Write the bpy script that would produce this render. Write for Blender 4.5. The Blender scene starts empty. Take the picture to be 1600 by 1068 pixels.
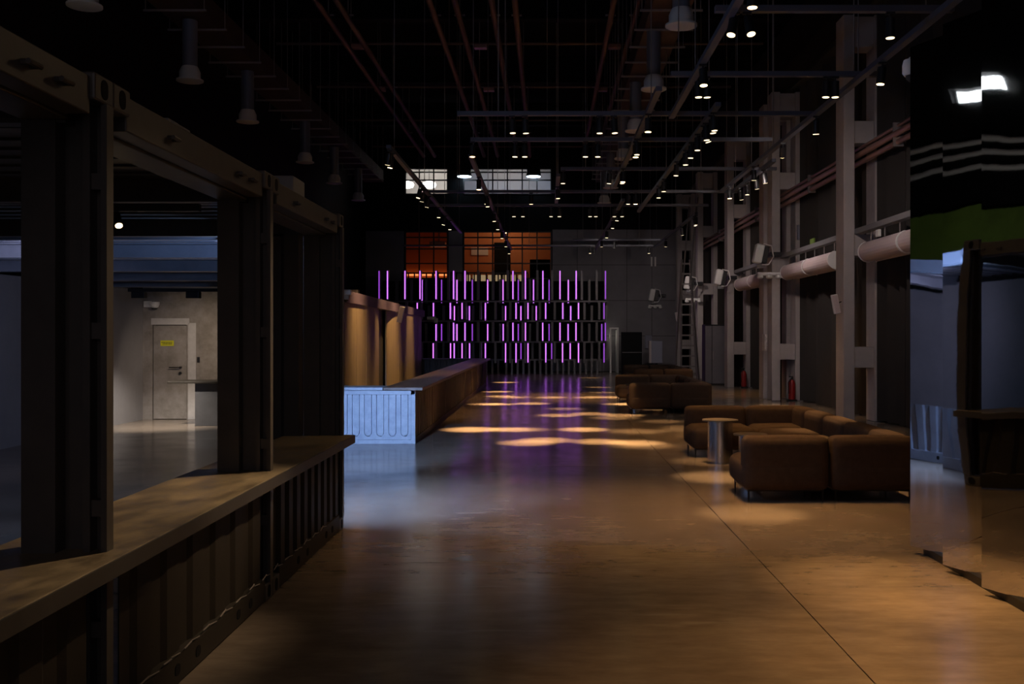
import bpy, bmesh, math, random
from mathutils import Vector, Matrix
R = random.Random(7)
PI = math.pi
sc = bpy.context.scene
col = sc.collection

# ------------------------------------------------------------------ camera, world, exposure
CAMH, F, VX, VY = 1.8, 1545.0, 855.0, 522.0
cam = bpy.data.cameras.new('camera')
cam.sensor_width = 36; cam.lens = 36 * F / 1600
cam.shift_x = (800 - VX) / 1600; cam.shift_y = (VY - 534) / 1600
cam.clip_end = 200
camo = bpy.data.objects.new('camera', cam); col.objects.link(camo)
camo.location = (0, 0, CAMH); camo.rotation_euler = (PI / 2, 0, 0)
sc.camera = camo
w = bpy.data.worlds.new('world'); sc.world = w; w.use_nodes = True
w.node_tree.nodes['Background'].inputs[0].default_value = (.30, .32, .5, 1)
w.node_tree.nodes['Background'].inputs[1].default_value = .03
sc.view_settings.view_transform = 'Standard'; sc.view_settings.look = 'None'
sc.view_settings.gamma = 1; sc.view_settings.exposure = 0
sc.view_settings.use_curve_mapping = False
sc.cycles.use_denoising = True
sc.cycles.max_bounces = 7; sc.cycles.diffuse_bounces = 3; sc.cycles.glossy_bounces = 4
sc.cycles.sample_clamp_indirect = 4.0

WARM = (1, .53, .18); WHITE = (1, .9, .78); BLUE = (.36, .55, 1); KW = 6.0
def lamp(kind, loc, energy, color, target=None, size=.05, ang=30, blend=.6, parent=None, sy=None):
    l = bpy.data.lights.new('lamp', kind); l.energy = energy; l.color = color
    if kind == 'SPOT':
        l.spot_size = math.radians(ang); l.spot_blend = blend; l.shadow_soft_size = size
    elif kind == 'AREA':
        l.size = size
        if sy: l.shape = 'RECTANGLE'; l.size_y = sy
    else: l.shadow_soft_size = size
    o = bpy.data.objects.new('lamp', l); col.objects.link(o); o.location = loc
    if target is not None:
        o.rotation_euler = (Vector(target) - Vector(loc)).to_track_quat('-Z', 'Y').to_euler()
    if parent:
        o.parent = parent
        o.matrix_parent_inverse = Matrix.Translation(parent.location).inverted()
    return o
# added fill light behind the viewer, standing in for the hall's ambient light
lamp('AREA', (0, -6, 4.5), 58, (1, .85, .9), (0.8, 20, 3.5), size=9, sy=6)

# ------------------------------------------------------------------ materials
def mat(name, c, rough=.6, metal=0, var=0, scale=4, bump=0, bscale=20, emit=None, es=0, c2=None, stretch=None, rvar=0, spec=.5, wide=False):
    m = bpy.data.materials.new(name); m.use_nodes = True
    nt = m.node_tree; b = nt.nodes['Principled BSDF']
    b.inputs['Base Color'].default_value = (*c, 1); b.inputs['Roughness'].default_value = rough
    b.inputs['Metallic'].default_value = metal; b.inputs['Specular IOR Level'].default_value = spec
    if emit:
        b.inputs['Emission Color'].default_value = (*emit, 1); b.inputs['Emission Strength'].default_value = es
    if var or bump or rvar:
        tc = nt.nodes.new('ShaderNodeTexCoord'); mp = nt.nodes.new('ShaderNodeMapping')
        nt.links.new(tc.outputs['Object'], mp.inputs['Vector'])
        if stretch: mp.inputs['Scale'].default_value = stretch
    if var or rvar:
        n = nt.nodes.new('ShaderNodeTexNoise'); n.inputs['Scale'].default_value = scale
        n.inputs['Detail'].default_value = 8; n.inputs['Roughness'].default_value = .65
        nt.links.new(mp.outputs[0], n.inputs['Vector'])
    if var:
        r = nt.nodes.new('ShaderNodeValToRGB')
        r.color_ramp.elements[0].position = .12 if wide else .3; r.color_ramp.elements[1].position = .88 if wide else .7
        a = c2 if c2 else [x * (1 - var) for x in c]
        bb = c if c2 else [min(1, x * (1 + var)) for x in c]
        r.color_ramp.elements[0].color = (*a, 1); r.color_ramp.elements[1].color = (*bb, 1)
        nt.links.new(n.outputs['Fac'], r.inputs[0]); nt.links.new(r.outputs[0], b.inputs['Base Color'])
    if rvar:
        mr = nt.nodes.new('ShaderNodeMapRange')
        mr.inputs[1].default_value = .12 if wide else .3; mr.inputs[2].default_value = .88 if wide else .7
        mr.inputs[3].default_value = max(0, rough - rvar); mr.inputs[4].default_value = rough + rvar
        nt.links.new(n.outputs['Fac'], mr.inputs[0]); nt.links.new(mr.outputs[0], b.inputs['Roughness'])
    if bump:
        n2 = nt.nodes.new('ShaderNodeTexNoise'); n2.inputs['Scale'].default_value = bscale; n2.inputs['Detail'].default_value = 6
        nt.links.new(mp.outputs[0], n2.inputs['Vector'])
        bp = nt.nodes.new('ShaderNodeBump'); bp.inputs['Strength'].default_value = bump; bp.inputs['Distance'].default_value = .02
        nt.links.new(n2.outputs['Fac'], bp.inputs['Height']); nt.links.new(bp.outputs[0], b.inputs['Normal'])
    return m
def emis(name, c, s):
    return mat(name, (0, 0, 0), .5, emit=c, es=s)
M = dict(
    floor=mat('polished_concrete', (.225, .185, .15), .24, var=.3, scale=1.1, rvar=.08, bump=.035, bscale=5, c2=(.125, .10, .082), stretch=(.55, 1.3, 1), wide=True),
    sub=mat('joint_dark', (.02, .018, .016), .9),
    black=mat('matt_black', (.006, .006, .007), .8, spec=.15),
    ceil=mat('black_ceiling', (.006, .0055, .006), .9, spec=.15),
    blackm=mat('black_metal', (.012, .012, .014), .45),
    trackm=mat('track_metal', (.08, .085, .115), .45),
    panelm=mat('container_panel', (.022, .018, .014), .55, var=.2, scale=3, bump=.05, bscale=8, spec=.25),
    cont=mat('container_paint', (.064, .057, .05), .45, var=.15, scale=5, bump=.06, bscale=9),
    contd=mat('container_dark', (.05, .045, .04), .5, var=.2, scale=4),
    contb=mat('container_roof', (.2, .215, .26), .3, var=.15, scale=3),
    wood=mat('worn_counter', (.34, .265, .16), .45, var=.4, scale=6, c2=(.06, .048, .036), stretch=(1, .55, 1), rvar=.15, bump=.12, bscale=30),
    plaster=mat('raw_plaster', (.33, .30, .285), .85, var=.3, scale=2.6, c2=(.16, .14, .12), bump=.15, bscale=6),
    plaster2=mat('grey_plaster', (.27, .26, .27), .85, var=.12, scale=1.2),
    patch=mat('patch_plaster', (.48, .46, .46), .9, var=.1, scale=8),
    concrete=mat('column_paint', (.42, .375, .365), .75, var=.12, scale=1.5),
    curtain=mat('black_velvet', (.045, .04, .038), .95, spec=.03),
    curtainb=mat('brown_velvet', (.10, .07, .055), .95, spec=.03),
    panelg=mat('counter_panel', (.07, .068, .072), .6, var=.2, scale=3),
    band=mat('dark_band', (.10, .07, .11), .6),
    sofa=mat('brown_fabric', (.062, .041, .03), .92, var=.14, scale=14, bump=.35, bscale=220, spec=.12),
    leg=mat('leg_metal', (.02, .018, .016), .4, metal=.7),
    steel=mat('brushed_steel', (.62, .62, .64), .24, metal=1, rvar=.04, scale=3, stretch=(20, 20, .5)),
    tabletop=mat('table_top', (.32, .26, .2), .35, metal=.8),
    barwood=mat('bar_top', (.16, .11, .085), .38, var=.25, scale=4, c2=(.08, .055, .045)),
    barside=mat('bar_side', (.09, .058, .042), .55, var=.2, scale=5),
    barfront=mat('bar_front', (.40, .44, .5), .42, var=.22, scale=9, c2=(.26, .3, .37)),
    timber=mat('timber_cladding', (.33, .25, .14), .5, var=.3, scale=3, c2=(.22, .165, .09), stretch=(4, 4, .25)),
    mirror=mat('dark_mirror', (.68, .68, .69), .02, metal=1, bump=.025, bscale=1.1),
    white=mat('white_plastic', (.8, .78, .76), .5),
    tube=mat('heater_white', (.55, .45, .45), .5),
    grey=mat('grey_metal', (.2, .2, .21), .5),
    bluegrey=mat('blue_grey_cabinet', (.2, .21, .28), .5),
    copper=mat('copper_pipe', (.42, .24, .2), .35, metal=.6),
    brown=mat('brown_pipe', (.10, .055, .045), .6),
    duct=mat('duct_blue_grey', (.20, .21, .26), .45, metal=.3),
    ductb=mat('duct_brown', (.05, .024, .018), .7),
    galv=mat('galvanised', (.28, .25, .24), .5, metal=.4),
    slat=mat('screen_slat', (.13, .12, .125), .4),
    led=emis('led_purple', (.55, .15, .95), 2.3),
    ledd=emis('led_purple_dim', (.42, .08, .85), .9),
    lens=emis('lens_warm', (1, .68, .32), 9),
    lensdim=emis('lens_soft', (1, .78, .48), 2.2),
    lensoff=mat('lens_grey', (.25, .24, .22), .3),
    lampw=emis('lamp_white', (1, .97, .93), 5),
    lampb=emis('lamp_blue', (.62, .82, 1), 6),
    orange=mat('orange_wall', (.62, .24, .10), .7),
    orangel=emis('orange_strip', (1, .33, .1), 1.6),
    officew=mat('office_wall', (.6, .58, .56), .8),
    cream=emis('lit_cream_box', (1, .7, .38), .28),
    green=mat('green_paint', (.13, .22, .03), .8, var=.2, scale=1.5),
    red=mat('extinguisher_red', (.28, .014, .012), .35),
    yellow=mat('yellow_sign', (.62, .6, .02), .6),
    paper=mat('notice_paper', (.62, .58, .56), .8, var=.35, scale=18),
    ink=mat('ink', (.03, .03, .03), .8),
    sky=emis('bright_window', (.92, .97, 1), 7),
    clad=mat('grey_cladding', (.19, .18, .2), .7, var=.12, scale=1),
    glass=None,
)
def floor_material():
    m = M['floor']; nt = m.node_tree; b = nt.nodes['Principled BSDF']; N = nt.nodes.new; L = nt.links.new
    for n in list(nt.nodes):
        if n.type not in ('BSDF_PRINCIPLED', 'OUTPUT_MATERIAL'): nt.nodes.remove(n)
    geo = N('ShaderNodeNewGeometry')
    def noise(scale, st, det=6):
        mp = N('ShaderNodeMapping'); mp.inputs['Scale'].default_value = st; L(geo.outputs['Position'], mp.inputs[0])
        n = N('ShaderNodeTexNoise'); n.inputs['Scale'].default_value = scale; n.inputs['Detail'].default_value = det; n.inputs['Roughness'].default_value = .6
        L(mp.outputs[0], n.inputs[0]); return n.outputs['Fac']
    def ramp(f, p0, c0, p1, c1):
        r = N('ShaderNodeValToRGB'); r.color_ramp.elements[0].position = p0; r.color_ramp.elements[1].position = p1
        r.color_ramp.elements[0].color = (*c0, 1); r.color_ramp.elements[1].color = (*c1, 1); L(f, r.inputs[0]); return r.outputs[0]
    base = ramp(noise(.9, (1, .8, 1)), .25, (.15, .118, .092), .75, (.245, .198, .158))
    mott = ramp(noise(4.5, (.6, 1.5, 1)), .3, (.72, .72, .72), .72, (1.14, 1.12, 1.1))
    scuf = ramp(noise(2.2, (.35, 3.2, 1), 9), .62, (0, 0, 0), .74, (.09, .085, .08))
    mx = N('ShaderNodeMix'); mx.data_type = 'RGBA'; mx.blend_type = 'MULTIPLY'; mx.inputs[0].default_value = 1; L(base, mx.inputs[6]); L(mott, mx.inputs[7])
    ad = N('ShaderNodeMix'); ad.data_type = 'RGBA'; ad.blend_type = 'ADD'; ad.inputs[0].default_value = 1; L(mx.outputs[2], ad.inputs[6]); L(scuf, ad.inputs[7])
    L(ad.outputs[2], b.inputs['Base Color'])
    mr = N('ShaderNodeMapRange'); mr.inputs[1].default_value = .25; mr.inputs[2].default_value = .75; mr.inputs[3].default_value = .13; mr.inputs[4].default_value = .25
    L(noise(1.6, (1, 1, 1)), mr.inputs[0]); L(mr.outputs[0], b.inputs['Roughness'])
    bp = N('ShaderNodeBump'); bp.inputs['Strength'].default_value = .012; bp.inputs['Distance'].default_value = .02
    L(noise(7, (1, 1, 1)), bp.inputs['Height']); L(bp.outputs[0], b.inputs['Normal'])
floor_material()
g = bpy.data.materials.new('window_glass'); g.use_nodes = True
gb = g.node_tree.nodes['Principled BSDF']
gb.inputs['Transmission Weight'].default_value = 1; gb.inputs['Roughness'].default_value = .02; gb.inputs['IOR'].default_value = 1.02
M['glass'] = g

# ------------------------------------------------------------------ mesh helpers
def BM(): return bmesh.new()
def box(bm, x0, x1, y0, y1, z0, z1, bev=0):
    vs = [bm.verts.new(p) for p in ((x0,y0,z0),(x1,y0,z0),(x1,y1,z0),(x0,y1,z0),(x0,y0,z1),(x1,y0,z1),(x1,y1,z1),(x0,y1,z1))]
    fs = [bm.faces.new([vs[i] for i in f]) for f in ((3,2,1,0),(4,5,6,7),(0,1,5,4),(1,2,6,5),(2,3,7,6),(3,0,4,7))]
    if bev:
        es = list({e for f in fs for e in f.edges})
        bmesh.ops.bevel(bm, geom=es, offset=bev, segments=2, affect='EDGES', profile=.5)
    return bm
def tube(bm, a, b, r, n=10, r2=None, cap=True):
    a = Vector(a); b = Vector(b); d = (b - a).normalized()
    u = d.orthogonal().normalized(); v = d.cross(u)
    r2 = r if r2 is None else r2
    A = [bm.verts.new(a + r * (math.cos(2*PI*i/n) * u + math.sin(2*PI*i/n) * v)) for i in range(n)]
    B = [bm.verts.new(b + r2 * (math.cos(2*PI*i/n) * u + math.sin(2*PI*i/n) * v)) for i in range(n)]
    for i in range(n):
        f = bm.faces.new((A[i], A[(i+1) % n], B[(i+1) % n], B[i])); f.smooth = True
    if cap: bm.faces.new(A[::-1]); bm.faces.new(B)
    return bm
def lathe(bm, prof, n=24, c=(0,0,0)):
    rings = []
    for r, z in prof:
        rings.append([bm.verts.new((c[0] + r*math.cos(2*PI*i/n), c[1] + r*math.sin(2*PI*i/n), c[2] + z)) for i in range(n)])
    for A, B in zip(rings, rings[1:]):
        for i in range(n):
            f = bm.faces.new((A[i], A[(i+1) % n], B[(i+1) % n], B[i])); f.smooth = True
    bm.faces.new(rings[0][::-1]); bm.faces.new(rings[-1])
    return bm
def prism(bm, pts, z0, z1):
    A = [bm.verts.new((x, y, z0)) for x, y in pts]; B = [bm.verts.new((x, y, z1)) for x, y in pts]
    n = len(pts)
    for i in range(n): bm.faces.new((A[i], A[(i+1) % n], B[(i+1) % n], B[i]))
    bm.faces.new(A[::-1]); bm.faces.new(B)
    return bm
def sheet(bm, front, back, z0, z1, smooth=False):
    """closed sheet of metal or cloth: two polylines in plan, extruded upwards"""
    pts = front + back[::-1]; n = len(pts)
    A = [bm.verts.new((x, y, z0)) for x, y in pts]; B = [bm.verts.new((x, y, z1)) for x, y in pts]
    for i in range(n):
        f = bm.faces.new((A[i], A[(i+1) % n], B[(i+1) % n], B[i])); f.smooth = smooth
    m = len(front)
    for i in range(m - 1):
        a, b, c, d = i, i + 1, n - 2 - i, n - 1 - i
        bm.faces.new((A[a], A[d], A[c], A[b])); bm.faces.new((B[a], B[b], B[c], B[d]))
    return bm
def corrugated(bm, p0, p1, z0, z1, nrm, pitch=.25, dep=.035, th=.006):
    p0 = Vector(p0); p1 = Vector(p1); L = (p1 - p0).length; u = (p1 - p0) / L; nrm = Vector(nrm)
    n = max(1, round(L / pitch)); pt = L / n; fr = []; bk = []
    for k in range(n):
        for s, o in ((0, 0), (.30, 0), (.42, 1), (.88, 1)):
            fr.append(p0 + u * (k + s) * pt + nrm * dep * o)
    fr.append(p1.copy())
    bk = [p - nrm * th for p in fr]
    return sheet(bm, [(p.x, p.y) for p in fr], [(p.x, p.y) for p in bk], z0, z1)
def softbox(sx, sy, sz, r=.07, bulge=.03, cuts=9):
    """upholstered block: rounded edges, cushioned faces; centred in x,y, base at z=0"""
    bm = BM(); bmesh.ops.create_cube(bm, size=2)
    bmesh.ops.subdivide_edges(bm, edges=bm.edges[:], cuts=cuts, use_grid_fill=True)
    h = Vector((sx/2, sy/2, sz/2))
    for v in bm.verts:
        q = v.co.copy()
        b = [(1 - q[(i+1) % 3]**2) * (1 - q[(i+2) % 3]**2) for i in range(3)]
        p = Vector([math.copysign(abs(math.sin(q[i] * PI / 2)) ** 1.0, q[i]) * h[i] for i in range(3)])
        inner = Vector([max(-h[i] + r, min(h[i] - r, p[i])) for i in range(3)])
        d = p - inner
        if d.length > 1e-6: p = inner + d.normalized() * min(r, d.length) if d.length > r else p
        for i in range(3):
            p[i] += math.copysign(bulge * b[i], q[i]) * (abs(q[i]) ** 2)
        v.co = p + Vector((0, 0, sz / 2))
    for f in bm.faces: f.smooth = True
    return bm
def mesh_of(name, bm, m):
    bmesh.ops.recalc_face_normals(bm, faces=bm.faces[:])
    es = [e for e in bm.edges if len(e.link_faces) == 2 and any(f.smooth for f in e.link_faces) and e.calc_face_angle(0) > .75]
    if es: bmesh.ops.split_edges(bm, edges=es)
    me = bpy.data.meshes.new(name); bm.to_mesh(me); bm.free()
    me.materials.append(M[m]); return me
def link(name, me, parent=None, loc=None):
    o = bpy.data.objects.new(name, me); col.objects.link(o)
    if parent: o.parent = parent
    if loc is not None: o.location = loc
    return o
def obj(name, bm, m, parent=None, loc=None):
    """bm is in world space; when parented, it is moved into the parent's space"""
    if parent is not None and loc is None:
        q = parent; off = Vector((0, 0, 0))
        while q is not None: off += q.location; q = q.parent
        for v in bm.verts: v.co -= off
    return link(name, mesh_of(name, bm, m), parent, loc)
def tag(o, label, cat, group=None, kind=None):
    o['label'] = label; o['category'] = cat
    if group: o['group'] = group
    if kind: o['kind'] = kind
    return o
def thing(name, loc, label, cat, group=None):
    o = bpy.data.objects.new(name, None); col.objects.link(o); o.location = loc; o.empty_display_size = .2
    return tag(o, label, cat, group)
def struct(name, bm, m, label=None, cat=None):
    o = obj(name, bm, m); o['kind'] = 'structure'
    if label: o['label'] = label
    if cat: o['category'] = cat
    return o
def copy_tree(o, loc, label=None):
    c = o.copy(); col.objects.link(c); c.location = loc
    if label: c['label'] = label
    for ch in list(o.children):
        d = ch.copy(); col.objects.link(d); d.parent = c
        for gg in list(ch.children):
            e = gg.copy(); col.objects.link(e); e.parent = d
    return c
ORD = ['first', 'second', 'third', 'fourth', 'fifth', 'sixth', 'seventh', 'eighth', 'ninth', 'tenth', 'eleventh', 'twelfth', 'thirteenth']
def PX(x, y, d): return Vector(((x - VX) * d / F, d, CAMH - (y - VY) * d / F))

# ================================================================== SETTING
XL, XR, YB, ZC = -9.0, 8.0, 47.5, 11.2
fl = struct('floor', box(BM(), XL, XR, -4, 53, -.3, -.012), 'sub', 'polished brown concrete hall floor cut into large slabs', 'floor')
xs = [XL, -4.6, 1.69, XR]; ys = [-4, 2.0, 7.8, 13.6, 19.4, 25.2, 31.0, 36.8, 42.6, 53]
for i in range(3):
    for j in range(len(ys) - 1):
        obj('slab', box(BM(), xs[i] + .004, xs[i+1] - .004, ys[j] + .004, ys[j+1] - .004, -.1, 0), 'floor', fl)
struct('ceiling', box(BM(), XL - .3, XR + .3, -4, 53, ZC, ZC + .3), 'ceil', 'black painted ceiling high over the hall', 'ceiling')
wl = BM()
box(wl, XL - .3, XL, -4, 53, -.1, 6.4); box(wl, XL - .3, XL, -4, 10.6, 6.4, 6.68); box(wl, XL - .3, XL, 12.4, 53, 6.4, 6.68); box(wl, XL - .3, XL, -4, 53, 6.68, ZC)
struct('wall_left', wl, 'black', 'black hall wall high above the containers', 'wall')
wn = struct('window_1', box(BM(), XL - .32, XL - .28, 10.6, 12.4, 6.4, 6.68), 'sky', 'bright daylight strip window high in the black side wall', 'window')
for y in (10.6, 11.2, 12.34):
    obj('mullion', box(BM(), XL - .27, XL - .2, y, y + .06, 6.4, 6.68), 'blackm', wn)
struct('wall_right', box(BM(), XR, XR + .3, -4, 53, -.1, ZC), 'black', 'black hall wall behind the curtains', 'wall')
# wall at the far end with openings for the two window storeys
A, B_, C_, D_ = -6.84, -4.76, -4.04, .22
wb = BM()
box(wb, XL, A, YB, YB + .25, -.1, ZC); box(wb, D_, XR, YB, YB + .25, -.1, ZC); box(wb, B_, C_, YB, YB + .25, -.1, ZC)
for (x0, x1) in ((A, B_), (C_, D_)):
    box(wb, x0, x1, YB, YB + .25, -.1, 4.45); box(wb, x0, x1, YB, YB + .25, 6.75, 8.5); box(wb, x0, x1, YB, YB + .25, 9.78, ZC)
struct('wall_back', wb, 'black', 'dark end wall with two storeys of gridded windows', 'wall')
wc = obj('cladding', box(BM(), D_ + .02, 6.2, YB - .12, YB - .02, 0, 6.82), 'sub', None)
wc['kind'] = 'structure'; wc.name = 'trim_1'; wc['label'] = 'grey panelled cladding on the end wall beside the gridded windows'
for i in range(5):
    for j in range(4):
        x0 = D_ + .03 + i * 1.19; z0 = .02 + j * 1.7
        obj('panel', box(BM(), x0 + .01, x0 + 1.18, YB - .15, YB - .11, z0 + .01, z0 + 1.69), 'clad', wc)
wc2 = struct('trim_2', box(BM(), -8.7, A - .05, YB - .1, YB - .01, 0, 6.75), 'clad', 'dark grey pier of the end wall beside the orange windows')
wc3 = struct('trim_3', box(BM(), B_ + .03, C_ - .03, YB - .1, YB - .01, 3.5, 6.75), 'clad', 'dark grey pier between the two orange windows')
# gridded windows
nwin = 2
for (x0, x1, nx) in ((A, B_, 3), (C_, D_, 6)):
    for (z0, z1, hz, lab) in ((4.45, 6.75, (5.2, 5.9, 6.45), 'orange lit gridded window of the lower storey'), (8.5, 9.78, (9.2, 9.58), 'white lit gridded window of the upper storey')):
        fr = BM()
        box(fr, x0, x0 + .06, YB - .02, YB + .08, z0, z1); box(fr, x1 - .06, x1, YB - .02, YB + .08, z0, z1)
        box(fr, x0, x1, YB - .02, YB + .08, z0, z0 + .06); box(fr, x0, x1, YB - .02, YB + .08, z1 - .06, z1)
        o = struct('window_%d' % nwin, fr, 'blackm', lab + (', three panes wide' if nx == 3 else ', six panes wide'), 'window'); nwin += 1
        for k in range(1, nx):
            x = x0 + (x1 - x0) * k / nx
            obj('mullion', box(BM(), x - .03, x + .03, YB - .02, YB + .06, z0 + .06, z1 - .06), 'blackm', o)
        for z in hz:
            obj('glazing_bar', box(BM(), x0 + .06, x1 - .06, YB - .015, YB + .05, z - .03, z + .03), 'blackm', o)
        for k in range(nx):
            xa = x0 + (x1 - x0) * k / nx
            obj('pane', box(BM(), xa + .03, xa + (x1 - x0) / nx - .03, YB + .065, YB + .075, z0 + .06, z1 - .06), 'glass', o)
# rooms behind the windows
def room(z0, z1, m, nm, lab):
    struct('wall_%s_back' % nm, box(BM(), -8.2, 1.6, 52.0, 52.2, z0, z1), m, 'back wall of the ' + lab, 'wall')
    struct('floor_%s' % nm, box(BM(), -8.2, 1.6, YB + .26, 52, z0 - .15, z0), m, 'floor of the ' + lab, 'floor')
    struct('ceiling_%s' % nm, box(BM(), -8.2, 1.6, YB + .26, 52, z1, z1 + .12), 'contd' if m == 'orange' else m, 'ceiling of the ' + lab, 'ceiling')
    struct('wall_%s_left' % nm, box(BM(), -8.3, -8.2, YB + .26, 52, z0, z1), m, 'outer side wall of the ' + lab, 'wall')
    struct('wall_%s_right' % nm, box(BM(), 1.6, 1.7, YB + .26, 52, z0, z1), m, 'inner side wall of the ' + lab, 'wall')
    struct('wall_%s_middle' % nm, box(BM(), -4.45, -4.35, YB + .3, 52, z0, z1), m, 'partition wall of the ' + lab, 'wall')
room(4.0, 7.2, 'orange', 'lounge', 'orange lounge behind the lower windows')
room(8.2, 10.6, 'officew', 'office', 'white office behind the upper windows')
lamp('POINT', (-2.2, 50.4, 7.12), 48, (1, .62, .35), size=.2)
lamp('POINT', (-4.62, 49.6, 4.8), 9, (1, .5, .25), size=.15)
lamp('POINT', (-5.6, 50.0, 10.45), 110, (1, .95, .9), size=.2)
lamp('POINT', (-2.0, 50.3, 10.45), 45, (1, .94, .9), size=.2)
o = thing('cove_strip', (-6.0, 51.9, 4.9), 'glowing orange strip light low in the lounge', 'light')
obj('diffuser', box(BM(), -8.1, -4.9, 51.85, 51.98, 4.88, 4.95), 'orangel', o)
tag(obj('door_leaf', box(BM(), -2.78, -1.93, 51.92, 51.99, 4.0, 6.62, .01), 'black'), 'dark door in the orange lounge wall', 'door')
tag(obj('whiteboard', box(BM(), -4.0, -3.1, 51.93, 51.99, 5.95, 6.35, .01), 'white'), 'small pale board on the orange lounge wall', 'board')
for i, (x, lab) in enumerate(((-5.45, 'pale ceiling projector box in the lounge'),)):
    tag(obj('projector', box(box(BM(), x - .45, x + .35, 49.4, 50, 6.2, 6.45, .03), x - .03, x + .03, 49.65, 49.71, 6.45, 7.2), 'white'), lab, 'projector')
tag(obj('cabinet', box(BM(), -.85, .15, 48.2, 48.8, 4.0, 5.45, .02), 'black'), 'black cabinet standing behind the lounge glass', 'cabinet')
for i, x in enumerate((-6.95, -5.85)):
    lp = thing('pendant_lamp', (x, 49, 9.25), 'round white pendant lamp in the office, ' + ('outer one of two' if i == 0 else 'inner one of two'), 'lamp', 'office pendants')
    obj('shade', lathe(BM(), [(.05, .2), (.3, .12), (.36, 0), (.3, -.12), (.1, -.18)], 16, (x, 49, 9.2)), 'lampw', lp)
    obj('cord', tube(BM(), (x, 49, 9.4), (x, 49, 10.6), .012, 6), 'blackm', lp)
for i, x in enumerate((-3.95, -.65)):
    lp = thing('bell_lamp', (x, 47.15, 9.3), 'black bell lamp with a blue-white glow before the upper windows, ' + ('nearer the round pendants' if i == 0 else 'farther from the round pendants'), 'lamp', 'blue bell lamps')
    obj('shade', lathe(BM(), [(.36, 0), (.34, .12), (.3, .5), (.12, .75)], 18, (x, 47.1, 9.32)), 'blackm', lp)
    obj('diffuser', lathe(BM(), [(.33, 0), (.33, -.03)], 18, (x, 47.1, 9.32)), 'lampb', lp)
    obj('cord', tube(BM(), (x, 47.1, 10.0), (x, 47.1, ZC), .012, 6), 'blackm', lp)
    lamp('SPOT', (x, 48.2, 9.75), 130, (.35, .55, 1), (x, 50.6, 8.2), size=.05, ang=90, parent=None)
# balcony rail in front of the lower windows
rl = thing('balcony_railing', (-3.5, 46.6, 4.3), 'black balcony railing below the orange windows', 'railing')
obj('handrail', box(BM(), -6.85, -.9, 46.57, 46.63, 4.66, 4.72), 'blackm', rl)
obj('bottom_rail', box(BM(), -6.85, -.9, 46.57, 46.63, 4.2, 4.25), 'blackm', rl)
for k in range(22):
    x = -6.82 + k * .282
    obj('baluster', box(BM(), x - .03, x + .03, 46.58, 46.62, 4.25, 4.66), 'blackm', rl)
for k in range(8):
    x = -3.9 + k * .36
    tag(obj('balcony_chair', box(BM(), x, x + .24, 47.0, 47.2, 4.2, 4.62, .02), 'cream'), 'small cream lit box behind the balcony railing, %s from the lounge pier' % ORD[k], 'box', 'cream boxes behind the railing').name = 'cream_box'
struct('trim_4', box(BM(), -6.9, -.85, 46.5, YB, 4.0, 4.2), 'black', 'black balcony slab under the railing')

# ------------------------------------------------------------------ side room behind the containers
XW, YW = -8.55, 20.9
struct('wall_side_left', box(BM(), XW - .2, XW, 2, YW, 0, 2.74), 'plaster2', 'smooth grey plaster wall of the room behind the containers', 'wall')
wd = BM(); dx0, dx1 = -8.35, -7.62
box(wd, XW, dx0, YW, YW + .2, 0, 2.74); box(wd, dx1, -4.0, YW, YW + .2, 0, 2.74); box(wd, dx0, dx1, YW, YW + .2, 2.0, 2.74)
struct('wall_side_back', wd, 'plaster', 'raw patchy plaster wall with a flush door', 'wall')
dr = struct('door_1', box(BM(), dx0 + .015, dx1 - .015, YW + .03, YW + .09, .01, 1.985, .004), 'plaster', 'flush plaster-coloured door with black handle and yellow sign', 'door')
hb = BM(); tube(hb, (-7.75, YW + .03, 1.1), (-7.75, YW - .04, 1.1), .022, 10); tube(hb, (-7.75, YW - .04, 1.1), (-7.98, YW - .04, 1.1), .013, 8)
tube(hb, (-7.76, YW + .03, .98), (-7.76, YW - .01, .98), .03, 12)
obj('door_handle', hb, 'blackm', dr)
sg = obj('sign', box(BM(), -8.18, -7.9, YW + .018, YW + .028, 1.555, 1.67), 'yellow', dr)
tb = BM()
for r, (z, wd_) in enumerate(((1.63, .24), (1.598, .19))):
    x = -8.04 - wd_ / 2
    while x < -8.04 + wd_ / 2 - .012:
        l = R.uniform(.01, .03); box(tb, x, x + l, YW + .016, YW + .018, z - .008, z + .008); x += l + .007
obj('lettering', tb, 'ink', sg)
pb = BM(); box(pb, dx0 - .02, dx1 + .06, YW - .012, YW, 2.0, 2.14, .005); box(pb, dx1 + .03, dx1 + .2, YW - .012, YW, 0, 2.04, .005)
struct('trim_5', pb, 'patch', 'pale fresh plaster patch round the flush door')
o = thing('wall_camera', (-8.4, YW - .1, 2.4), 'small white dome camera above the flush door', 'camera')
obj('bracket', box(BM(), -8.5, -8.35, YW - .08, YW, 2.37, 2.5, .01), 'white', o)
obj('dome', lathe(BM(), [(.1, .05), (.1, 0), (.075, -.06), (.02, -.085)], 14, (-8.25, YW - .12, 2.43)), 'white', o)
obj('lens', lathe(BM(), [(.06, 0), (.05, -.03), (.01, -.045)], 12, (-8.25, YW - .13, 2.355)), 'ink', o)
tag(obj('light_switch', box(BM(), -7.4, -7.34, YW - .015, YW, 1.2, 1.32, .004), 'blackm'), 'black switch on the patchy wall beside the flush door', 'switch')
for i, z in enumerate((1.42, .93)):
    tag(obj('wall_socket', box(BM(), XW, XW + .02, 16.4, 16.6, z, z + .12, .004), 'blackm'), 'black socket on the smooth grey side wall, ' + ('upper of two' if i == 0 else 'lower of two'), 'socket')
o = thing('service_counter', (-6.3, 19.7, 0), 'grey panelled counter with dark overhanging top before the flush door', 'counter')
obj('worktop', box(BM(), -7.42, -5.0, 19.3, 20.1, .84, .88, .006), 'panelm', o)
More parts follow.
